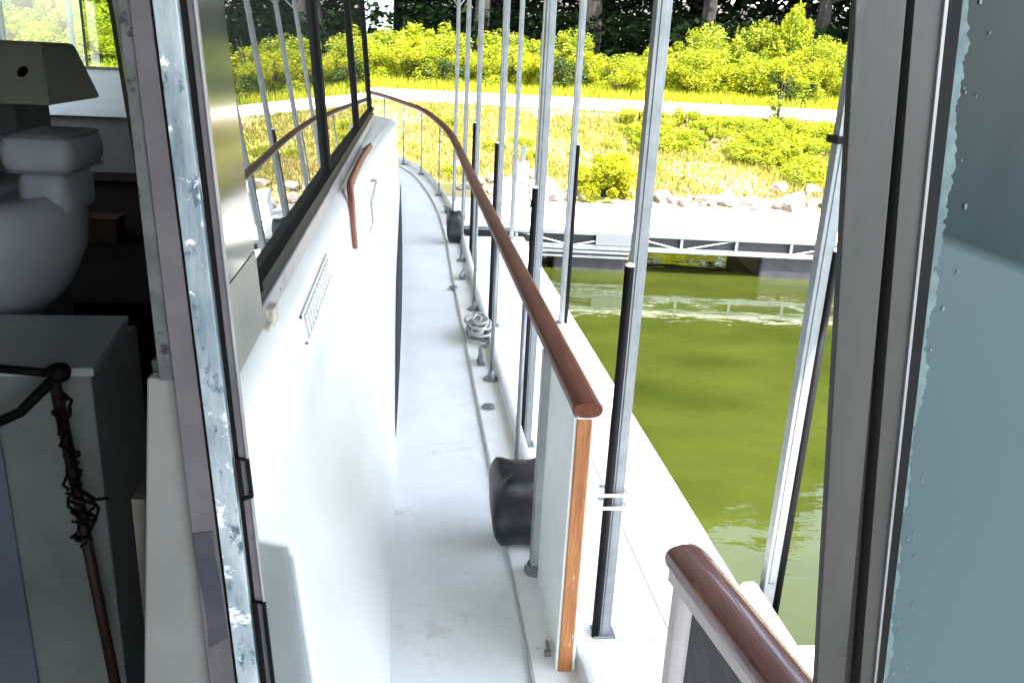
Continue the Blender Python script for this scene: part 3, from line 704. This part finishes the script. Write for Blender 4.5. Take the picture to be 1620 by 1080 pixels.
# posts ------------------------------------------------------------
def add_post(x, y, side, bumper=True, w_=.028, brace=None, label='', ztop=3.45, d0=None):
    t = thing('dock_post', label, 'post', (x, y, DZ), 'galvanised posts of the covered dock')
    mb = MB(); h = ztop - DZ
    mb.box(-w_, w_, -.025, .030, 0 if d0 is None else d0, h)
    mb.box(-w_ * .45, w_ * .45, -.030, -.025, .01, h)     # raised rib
    mb.build('steel_post', steel, t, bevel=.004)
    if d0 is None:
        mb = MB(); mb.box(-.05, .05, -.045, .045, 0, .012); mb.build('base_plate', steel, t, bevel=.002)
    if bumper:
        s = side; mb = MB()
        mb.tube([(s * (w_ + .010), -.020, -.45), (s * (w_ + .010), -.020, 1.70)], .019, 12)
        b = mb.build('bumper_sleeve', black, t, smooth=True)
        mb = MB(); mb.lathe([(.019, 0), (.019, .010), (.006, .015)], (s * (w_ + .010), -.020, 1.70), 12); mb.build('sleeve_cap', tie, b)
    return t
def add_tie(t, z, side):
    mb = MB(); w_ = .035; s = side
    x0 = -w_ - .004; x1 = w_ + .034
    if s < 0: x0, x1 = -x1, -x0
    ps = [(x0, -.044, z), (x1, -.044, z), (x1, .03, z), (x0, .04, z), (x0, -.044, z)]
    mb.sweep(ps, [(-.002, -.007), (.002, -.007), (.002, .007), (-.002, .007)]); mb.build('cable_tie', tie, t)
a = add_post(.895, 3.15, -1, label='nearest galvanised post, black sleeve on its left tied with white cable ties')
for z in (.66, .72): add_tie(a, z, -1)
mb = MB(); mb.tube([(.05, -.045, .72), (.12, -.05, .69), (.10, -.05, .67)], .003, 5); mb.build('tie_tail', tie, a)
b = add_post(1.83, 3.50, 1, w_=.034, label='rightmost galvanised post standing in the water with a long black sleeve', d0=-.8)
mb = MB(); mb.box(-.05, .09, -.05, .05, 2.16, 2.19); mb.build('clamp', black, b)
add_post(.805, 5.10, -1, label='second post from the camera on the near pier edge, sleeve half hidden by the rail')
add_post(1.51, 7.80, 1, label='galvanised post on the far pier edge, third right from the rail')
add_post(.835, 7.70, -1, label='galvanised post on the near pier edge just above the middle of the rail')
add_post(.80, 9.90, -1, label='slim galvanised post on the near pier edge, fourth from the camera')
add_post(1.51, 9.90, 1, w_=.03, label='slim post on the far pier edge partly behind the second near post')
add_post(1.47, 11.70, 1, w_=.03, bumper=False, label='slim bare post where the pier meets the walkway')
add_post(.825, 12.3, -1, bumper=False, w_=.03, label='thin bare post at the walkway, second from left')
add_post(.78, 14.0, -1, bumper=False, w_=.028, label='thinnest and leftmost post, at the back of the walkway')
# power pedestal + box on the walkway
ped = thing('power_pedestal', 'grey shore power pedestal with meter box on the walkway', 'pedestal', (1.75, 13.0, DZ))
mb = MB(); mb.box(-.035, .035, -.035, .035, 0, 1.15); mb.build('pedestal_post', steel, ped)
mb = MB(); mb.box(-.09, .09, -.06, .06, .62, .92); mb.build('meter_box', mat('meter_grey', (.45, .46, .47), (.3, .3, .3), rough=.5, scale=10), ped, bevel=.008)
mb = MB(); mb.tube([(.10, 0, .6), (.16, 0, .3), (.12, 0, .02)], .012, 8); mb.build('power_cord', black, ped, smooth=True)
ped2 = thing('dock_box', 'white dock locker on the walkway behind the posts', 'locker', (1.95, 13.75, DZ))
mb = MB(); mb.box(-.32, .32, -.2, .2, 0, .42); mb.build('locker_body', whiteplastic, ped2, bevel=.02)
mb = MB(); mb.hexa([(-.34, -.22, .425), (.34, -.22, .425), (.34, .22, .425), (-.34, .22, .425)], [(-.34, -.22, .46), (.34, -.22, .46), (.34, .22, .52), (-.34, .22, .52)]); mb.build('locker_lid', whiteplastic, ped2, bevel=.01)
# covered slip roof
roof = thing('slip_roof', 'metal roof over the slip, carried on the galvanised posts', 'roof', (0, 0, 0))
mb = MB(); XE = 2.70; vs = []; ny = 2
cols = []; x = -5.2; k = 0
while x < XE:
    cols.append((x, (k % 4 in (1, 2)) * .03)); x += .08 if k % 2 else .12; k += 1
cols.append((XE, 0))
zt = lambda x: 3.50 + (.0 if x > -1.3 else 0) + (XE - x) * .05
for (xx, dz) in cols: vs += [(xx, -5, zt(xx) + dz), (xx, 14.6, zt(xx) + dz)]
mb.add(vs, [(2 * i, 2 * i + 2, 2 * i + 3, 2 * i + 1) for i in range(len(cols) - 1)]); mb.build('roof_sheet', roofm, roof)
mb = MB(); mb.box(.78, .86, -5, 14.5, 3.40, 3.56); mb.box(1.47, 1.55, -5, 14.5, 3.40, 3.52); mb.box(2.58, 2.68, -5, 14.5, 3.42, 3.49)
for y in (3.15, 5.1, 7.75, 9.9, 12.0, 14.2): mb.box(-5.1, .78, y - .03, y + .03, 3.42, 3.56); mb.box(1.56, 2.57, y - .03, y + .03, 3.42, 3.49)
mb.build('roof_beam', steel, roof)
mb = MB()
for (x, y) in ((1.47, 11.7), (.825, 12.3), (.78, 14.0), (.835, 7.7), (.80, 9.9)):
    for s in (-1, 1):
        z0 = 2.02 if y < 9 else 2.2
        mb.tube([(x, y, z0), (x + s * .62, y, z0 + .80), (x + s * .62, y, 3.42)], .016, 6)
mb.build('knee_brace', steel, roof)
for x in (-4.2,):
    for y in (3.15, 7.75, 12.0):
        t = add_post(x, y, 1, bumper=False, label='galvanised post of the slip roof on the far side of the yacht', d0=-.8)

# ================================================================== BANK
def gh(v, u):
    """ground height along the bank, v = distance out, u = along"""
    P = [(13, -2.4), (15.2, -1.75), (16.0, -1.35), (16.6, -1.0), (18.5, -.62), (20.6, -.10), (22.0, .26), (22.4, .30), (29, .32), (30, .42), (34, .55), (42, 1.0), (60, 2.4), (120, 9)]
    for (a, za), (b, zb) in zip(P[:-1], P[1:]):
        if v <= b: k = (v - a) / (b - a); z = za + (zb - za) * k; break
    else: z = 9
    if v < 22 and v > 15: z += .06 * math.sin(u * 1.7) * math.sin(v * 1.3) + .05 * math.sin(u * .6 + 2)
    return z
ROT = math.atan(-.12)
def uv(u, v): return (u * math.cos(ROT) - v * math.sin(ROT) * 0 + 0, v + u * -.12 + 0)     # v shifted with u
us = list(np.arange(-70, -20, 2.5)) + list(np.arange(-20, 26, .5)) + list(np.arange(26, 80, 2.5))
vv = list(np.arange(13, 22.4, .25)) + list(np.arange(22.4, 31, .5)) + [32, 34, 37, 40, 44, 50, 60, 80, 120]
mb = MB(); vs = []
for v in vv:
    for u in us:
        x, y = uv(u, v); vs.append((x, y, gh(v, u)))
nu = len(us)
mb.add(vs, [(i * nu + j, i * nu + j + 1, (i + 1) * nu + j + 1, (i + 1) * nu + j) for i in range(len(vv) - 1) for j in range(nu - 1)])
earth = mat('bank_earth', (.235, .17, .10), (.20, .185, .04), rough=.95, scale=.8, bump=.4, bscale=6)
mixin(earth, (.27, .27, .025), .45, .48, .60); mixin(earth, (.30, .23, .17), 1.4, .60, .70)
tag(mb.build('bank', earth, smooth=True), kind='structure')
mb = MB(); vs = []
for v in (22.35, 23, 25, 27, 28.6):
    for u in us:
        x, y = uv(u, v); vs.append((x, y, gh(v, u) + .02 + .012 * math.sin(v * 2.2)))
mb.add(vs, [(i * nu + j, i * nu + j + 1, (i + 1) * nu + j + 1, (i + 1) * nu + j) for i in range(4) for j in range(nu - 1)])
tag(mb.build('gravel_road', roadm, smooth=True), kind='structure')

mb = MB(); vs = []
FV = (32.6, 34, 37, 40, 44, 50, 60, 80, 120)
for v in FV:
    for u in us:
        x, y = uv(u, v); vs.append((x, y, gh(v, u) + .05))
mb.add(vs, [(i * nu + j, i * nu + j + 1, (i + 1) * nu + j + 1, (i + 1) * nu + j) for i in range(len(FV) - 1) for j in range(nu - 1)])
tag(mb.build('forest_floor', mat('leaf_litter', (.035, .026, .016), (.02, .016, .01), rough=1, scale=2)), kind='structure')
def raw_mesh(name, V, F, m):
    me = bpy.data.meshes.new(name); V = np.asarray(V, np.float32); F = np.asarray(F, np.int32); k = F.shape[1]
    me.vertices.add(len(V)); me.vertices.foreach_set('co', V.ravel())
    me.loops.add(F.size); me.loops.foreach_set('vertex_index', F.ravel())
    me.polygons.add(len(F)); me.polygons.foreach_set('loop_start', np.arange(0, F.size, k, dtype=np.int32))
    me.update(calc_edges=True); me.validate(); me.materials.append(m); return me
def leaves(C, s, flat=.5):
    """quads folded like leaves at centres C with size s"""
    n = len(C); a = rng.normal(size=(n, 3)); a[:, 2] *= flat; a /= np.linalg.norm(a, axis=1)[:, None]
    b = rng.normal(size=(n, 3)); b -= (b * a).sum(1)[:, None] * a; b /= np.linalg.norm(b, axis=1)[:, None]
    sz = (s * rng.uniform(.6, 1.3, n))[:, None]
    V = np.stack([C - a * sz, C + b * sz * .38, C + a * sz, C - b * sz * .38], 1).reshape(-1, 3)
    return V, np.arange(4 * n).reshape(n, 4)
def bush_cloud(n, R_=(1, .8, 1), nb=26, tight=.28, shell=.75):
    ph = rng.uniform(0, 2 * math.pi, nb); rr = rng.uniform(.15, .9, nb) ** .6
    zz = rng.uniform(.12, .95, nb); lim = np.sqrt(np.clip(1 - (zz - .25) ** 2 / .75, .05, 1))
    cs = np.stack([np.cos(ph) * rr * lim * R_[0], np.sin(ph) * rr * lim * R_[1], zz * R_[2]], 1)
    which = rng.integers(0, nb, n); d = rng.normal(size=(n, 3)); d /= np.linalg.norm(d, axis=1)[:, None]
    rad = tight * rng.uniform(.6, 1.35, nb)[which] * (rng.random(n) ** .35)
    C = cs[which] + d * rad[:, None]; C[:, 2] = np.abs(C[:, 2]); return C
def plant_proto(name, crown_m, n, R_, s, nb, tight, stems=6, h=None):
    C = bush_cloud(n, R_, nb, tight); V, F = leaves(C, s); me = raw_mesh(name + '_foliage', V, F, crown_m)
    mb = MB(); rr = random.Random(n)
    for k in range(stems):
        a = rr.uniform(0, 6.28); q = rr.uniform(.2, .8)
        mb.tube([(0, 0, -.1), (math.cos(a) * q * R_[0] * .4, math.sin(a) * q * R_[1] * .4, R_[2] * .4), (math.cos(a) * q * R_[0], math.sin(a) * q * R_[1], R_[2] * .85)], .035, 5, scale=[1, .7, .3])
    sm = bpy.data.meshes.new(name + '_stem'); sm.from_pydata(mb.v, [], mb.f); sm.materials.append(trunkm)
    return me, sm
def place_plant(kind, protos, x, y, z, sc, label, cat, group=None, rz_=None, parts=('foliage', 'stem')):
    t = thing(kind, label, cat, (x, y, z), group); t.rotation_euler = (0, 0, random.uniform(0, 6.28) if rz_ is None else rz_); t.scale = sc
    for nm, me in zip(parts, protos):
        o = bpy.data.objects.new(nm, me); COL.objects.link(o); o.parent = t
    return t
bp = [plant_proto('b%d' % i, leafB if i == 1 else leafA, 7500 if i < 3 else 5200, (1.1, .9, 1.9), (.050, .066, .058, .085)[i], 30 + 4 * i, .34 - .03 * i) for i in range(4)]
ii = 0
# row of tall bushes beyond the road; height follows the photograph
def bh(u):
    pts = [(-22, 2.6), (-12, 2.8), (-4, 2.5), (-.8, 2.4), (.6, 2.7), (2.2, 1.9), (3.4, 1.9), (5, 2.0), (6.0, 1.75), (8, 1.8), (10, 2.45), (13, 2.75), (15, 3.0), (22, 2.9), (30, 3)]
    for (a, za), (b, zb) in zip(pts[:-1], pts[1:]):
        if u <= b: return za + (zb - za) * (u - a) / (b - a)
    return 3
u = -21.0
while u < 24:
    for row in (0, 1):
        v = 30.6 + row * 1.7 + random.uniform(-.7, .7); uu = u + row * .7 + random.uniform(-.2, .2)
        h = bh(uu) * (0.74 if row == 0 else 1.08) * random.uniform(.68, 1.2)
        if -3.4 < uu < .4: h = min(h, 1.75)
        x, y = uv(uu, v); s = random.uniform(.85, 1.1)
        desc = ['bright yellow-green bush in the front row beyond the gravel road', 'taller bush in the back row below the dark woods'][row]
        place_plant('bush', bp[ii % 4], x, y, gh(v, uu) - .08, (s, s, h / 2.05), desc, 'bush', 'bushes lining the far side of the road ' + ('in front', 'behind')[row]); ii += 1
    u += random.uniform(.7, 1.3)
# darker bushes on the right with deep hollows
for (uu, v, h, lb) in ((12.3, 29.9, 1.0, 'darker green bush low in the hedge right of the nearest post'), (13.4, 30.0, .7, 'low dark bush at the right end of the hedge'), (.9, 30.0, .9, 'low dark bush at the road edge left of the thin posts'), (5.3, 30, 1.0, 'small dark bush at the road edge between the posts')):
    dd = plant_proto('dk', leafC, 2400, (1.2, .6, 1.1), .06, 15, .24)
    x, y = uv(uu, v); place_plant('dark_bush', dd, x, y, gh(v, uu) - .05, (1, 1, h), lb, 'bush')
# isolated round bush on the bank
fb = plant_proto('fb', mat('leaf_lime', (.36, .355, .006), (.24, .26, .006), rough=.55, scale=2, trans=.45, spec=.3), 7500, (.62, .5, .80), .042, 28, .17)
x, y = 3.85, 16.4; place_plant('round_bush', fb, x, y, -1.02, (1, 1, 1), 'lone rounded lime-green bush on the bank behind the walkway', 'bush')
# slender saplings by the road
sp = plant_proto('sp', leafB, 420, (.22, .2, 1.5), .055, 9, .12, stems=2)
for (u_, v_, h, lb) in ((9.0, 21.6, .95, 'slender leafy sapling rising in front of the road right of the nearest post'), (10.4, 20.9, .8, 'smaller sapling at the right end of the bank'), (4.4, 30, 1.5, 'tall sapling standing proud of the hedge beside a post')):
    x, y = uv(u_, v_); place_plant('sapling', sp, x, y, gh(v_, u_) - .05, (1, 1, h), lb, 'sapling')
# low scrub on the right of the bank, countable clumps
sc_ = [plant_proto('scr%d' % i, leafA, 2600, (.8, .6, .42), .045, 18, .16, stems=3) for i in range(2)]
rr = random.Random(21)
for k in range(72):
    uu = rr.uniform(5.4, 13); v = rr.uniform(18.2, 21.8)
    if uu < 7.0 and v < 19.6: continue
    x, y = uv(uu, v); place_plant('scrub_clump', sc_[k % 2], x, y, gh(v, uu) - .04, (rr.uniform(.7, 1.1), rr.uniform(.7, 1.1), rr.uniform(.45, .8)), 'low yellow-green scrub clump on the right part of the bank', 'scrub', 'scrub clumps on the bank')
for k in range(10):
    uu = rr.uniform(.2, 5); v = rr.uniform(17.2, 21)
    x, y = uv(uu, v); place_plant('weed_tuft', sc_[k % 2], x, y, gh(v, uu) - .04, (rr.uniform(.3, .5),) * 3, 'small green weed tuft in the dry grass of the bank', 'weed', 'weed tufts in the dry grass')
# grass: two sheets of blades
def blades(name, n, u0, u1, v0, v1, h0, h1, m, dens=None):
    U = rng.uniform(u0, u1, n); Vv = rng.uniform(v0, v1, n)
    if dens is not None:
        keep = rng.random(n) < dens(U, Vv); U = U[keep]; Vv = Vv[keep]; n = len(U)
    G = np.array([gh(b, a) for a, b in zip(U, Vv)])
    X = U * math.cos(ROT); Y = Vv - .12 * U
    H = rng.uniform(h0, h1, n); th = rng.uniform(0, 6.28, n); wv = .016 + .012 * rng.random(n)
    le = rng.normal(0, .3, (n, 2)) * H[:, None]
    A = np.stack([X - np.cos(th) * wv, Y - np.sin(th) * wv, G - .02], 1); B = np.stack([X + np.cos(th) * wv, Y + np.sin(th) * wv, G - .02], 1)
    T = np.stack([X + le[:, 0], Y + le[:, 1], G + H], 1)
    V = np.stack([A, B, T], 1).reshape(-1, 3); F = np.arange(3 * n).reshape(n, 3)
    me = raw_mesh(name, V, F, m); o = bpy.data.objects.new(name, me); COL.objects.link(o); return o
patch = lambda U, V: .35 + .65 * (np.sin(U * 1.3 + V) * np.sin(V * 1.1 - U * .4) > -.35)
tag(blades('dry_grass', 85000, -14, 13.5, 17.0, 22.3, .04, .15, grassm, patch), kind='stuff')
gg = mat('verge_grass', (.29, .30, .012), (.20, .235, .012), rough=.7, scale=.8, trans=.3, spec=.2)
tag(blades('verge_grass', 50000, -20, 19, 28.5, 32, .10, .40, gg), kind='stuff')
# rocks along the water's edge
def rock_mesh(seed):
    import bmesh
    r = random.Random(seed); bm = bmesh.new(); bmesh.ops.create_icosphere(bm, subdivisions=2, radius=1)
    pl = [(Vector((r.uniform(-1, 1), r.uniform(-1, 1), r.uniform(-1, 1))).normalized(), r.uniform(.45, .8)) for _ in range(9)]
    for v in bm.verts:
        for (nn_, d) in pl:
            q = v.co.dot(nn_)
            if q > d: v.co -= nn_ * (q - d)
        v.co *= 1 + r.uniform(-.04, .04)
    me = bpy.data.meshes.new('rock'); bm.to_mesh(me); bm.free(); me.materials.append(rockm); return me
rk = [rock_mesh(i) for i in range(8)]; rr = random.Random(33)
for k in range(290):
    uu = rr.uniform(-7, 12.5); v = 15.9 + abs(rr.gauss(0, .8)); s = .05 + .21 * rr.random() ** 2 * (1.25 if uu > 5 else 1)
    x, y = uv(uu, v); o = bpy.data.objects.new('rock', rk[k % 8]); COL.objects.link(o)
    o.location = (x, y, gh(v, uu) + s * .15); o.scale = (s * rr.uniform(.8, 1.5), s * rr.uniform(.8, 1.3), s * rr.uniform(.55, 1)); o.rotation_euler = (rr.uniform(-.5, .5), rr.uniform(-.5, .5), rr.uniform(0, 6.28))
    tag(o, 'pale broken rock of the riprap along the waterline', 'rock', 'riprap rocks on the bank')
for (x, y, s, lb) in ((7.35, 15.75, .30, 'large dark-faced boulder at the right end of the bank'), (7.85, 15.8, .22, 'boulder next to the large dark-faced one'), (4.95, 16.2, .26, 'wide flat rock just right of the nearest post')):
    o = bpy.data.objects.new('boulder', rk[int(x) % 8]); COL.objects.link(o); o.location = (x, y, -1.02); o.scale = (s * 1.2, s, s * 1.1); o.rotation_euler = (.4, .5, x); tag(o, lb, 'boulder')
# ---------------- woods
def tree_proto(seed, H):
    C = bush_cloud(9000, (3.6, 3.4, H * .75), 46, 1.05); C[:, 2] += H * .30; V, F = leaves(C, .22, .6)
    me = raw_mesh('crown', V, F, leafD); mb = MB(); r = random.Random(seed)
    mb.tube([(0, 0, -.3), (.1, 0, H * .2), (.0, .1, H * .5), (.2, 0, H * .9)], .22, 8, scale=[1.3, 1, .7, .2])
    for k in range(9):
        z = H * (.22 + .07 * k); a = r.uniform(0, 6.28); L = r.uniform(1.5, 3)
        mb.tube([(0, 0, z), (math.cos(a) * L * .5, math.sin(a) * L * .5, z + .5), (math.cos(a) * L, math.sin(a) * L, z + 1.0)], .07, 5, scale=[1, .6, .25])
    sm = bpy.data.meshes.new('trunk'); sm.from_pydata(mb.v, [], mb.f); sm.materials.append(trunkm); return me, sm
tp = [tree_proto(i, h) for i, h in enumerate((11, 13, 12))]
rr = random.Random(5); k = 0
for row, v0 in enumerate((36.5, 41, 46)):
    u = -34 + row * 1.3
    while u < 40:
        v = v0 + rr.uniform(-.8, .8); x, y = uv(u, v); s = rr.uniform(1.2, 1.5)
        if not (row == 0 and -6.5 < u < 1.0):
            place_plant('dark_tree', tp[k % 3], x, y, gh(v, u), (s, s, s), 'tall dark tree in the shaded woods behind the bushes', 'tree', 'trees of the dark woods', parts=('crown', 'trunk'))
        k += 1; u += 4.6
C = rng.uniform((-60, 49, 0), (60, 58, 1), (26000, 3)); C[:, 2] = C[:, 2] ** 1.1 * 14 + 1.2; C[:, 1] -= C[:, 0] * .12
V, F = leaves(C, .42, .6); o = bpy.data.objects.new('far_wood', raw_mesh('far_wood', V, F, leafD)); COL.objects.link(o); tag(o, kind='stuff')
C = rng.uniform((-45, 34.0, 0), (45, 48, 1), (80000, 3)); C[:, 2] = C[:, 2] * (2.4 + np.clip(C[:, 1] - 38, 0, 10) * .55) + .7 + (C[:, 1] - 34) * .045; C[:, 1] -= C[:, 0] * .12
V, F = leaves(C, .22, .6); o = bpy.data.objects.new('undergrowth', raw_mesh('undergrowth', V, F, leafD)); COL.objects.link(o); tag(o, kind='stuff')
# small white building far left
sh = thing('white_cottage', 'small white building among the bushes beyond the road, one dark window', 'building', (-1.5, 36.5, .6))
mb = MB(); mb.box(-1.6, .95, 0, 2.6, -.2, 3.1); mb.build('wall', siding, sh)
mb = MB(); mb.hexa([(-1.8, -.25, 3.1), (1.15, -.25, 3.1), (1.15, 2.85, 3.1), (-1.8, 2.85, 3.1)], [(-1.8, 1.2, 4.1), (1.15, 1.2, 4.1), (1.15, 1.4, 4.1), (-1.8, 1.4, 4.1)]); mb.build('roof', roofm, sh)
mb = MB(); mb.box(.05, .35, -.03, -.002, 1.95, 2.35); mb.build('window', windark, sh)
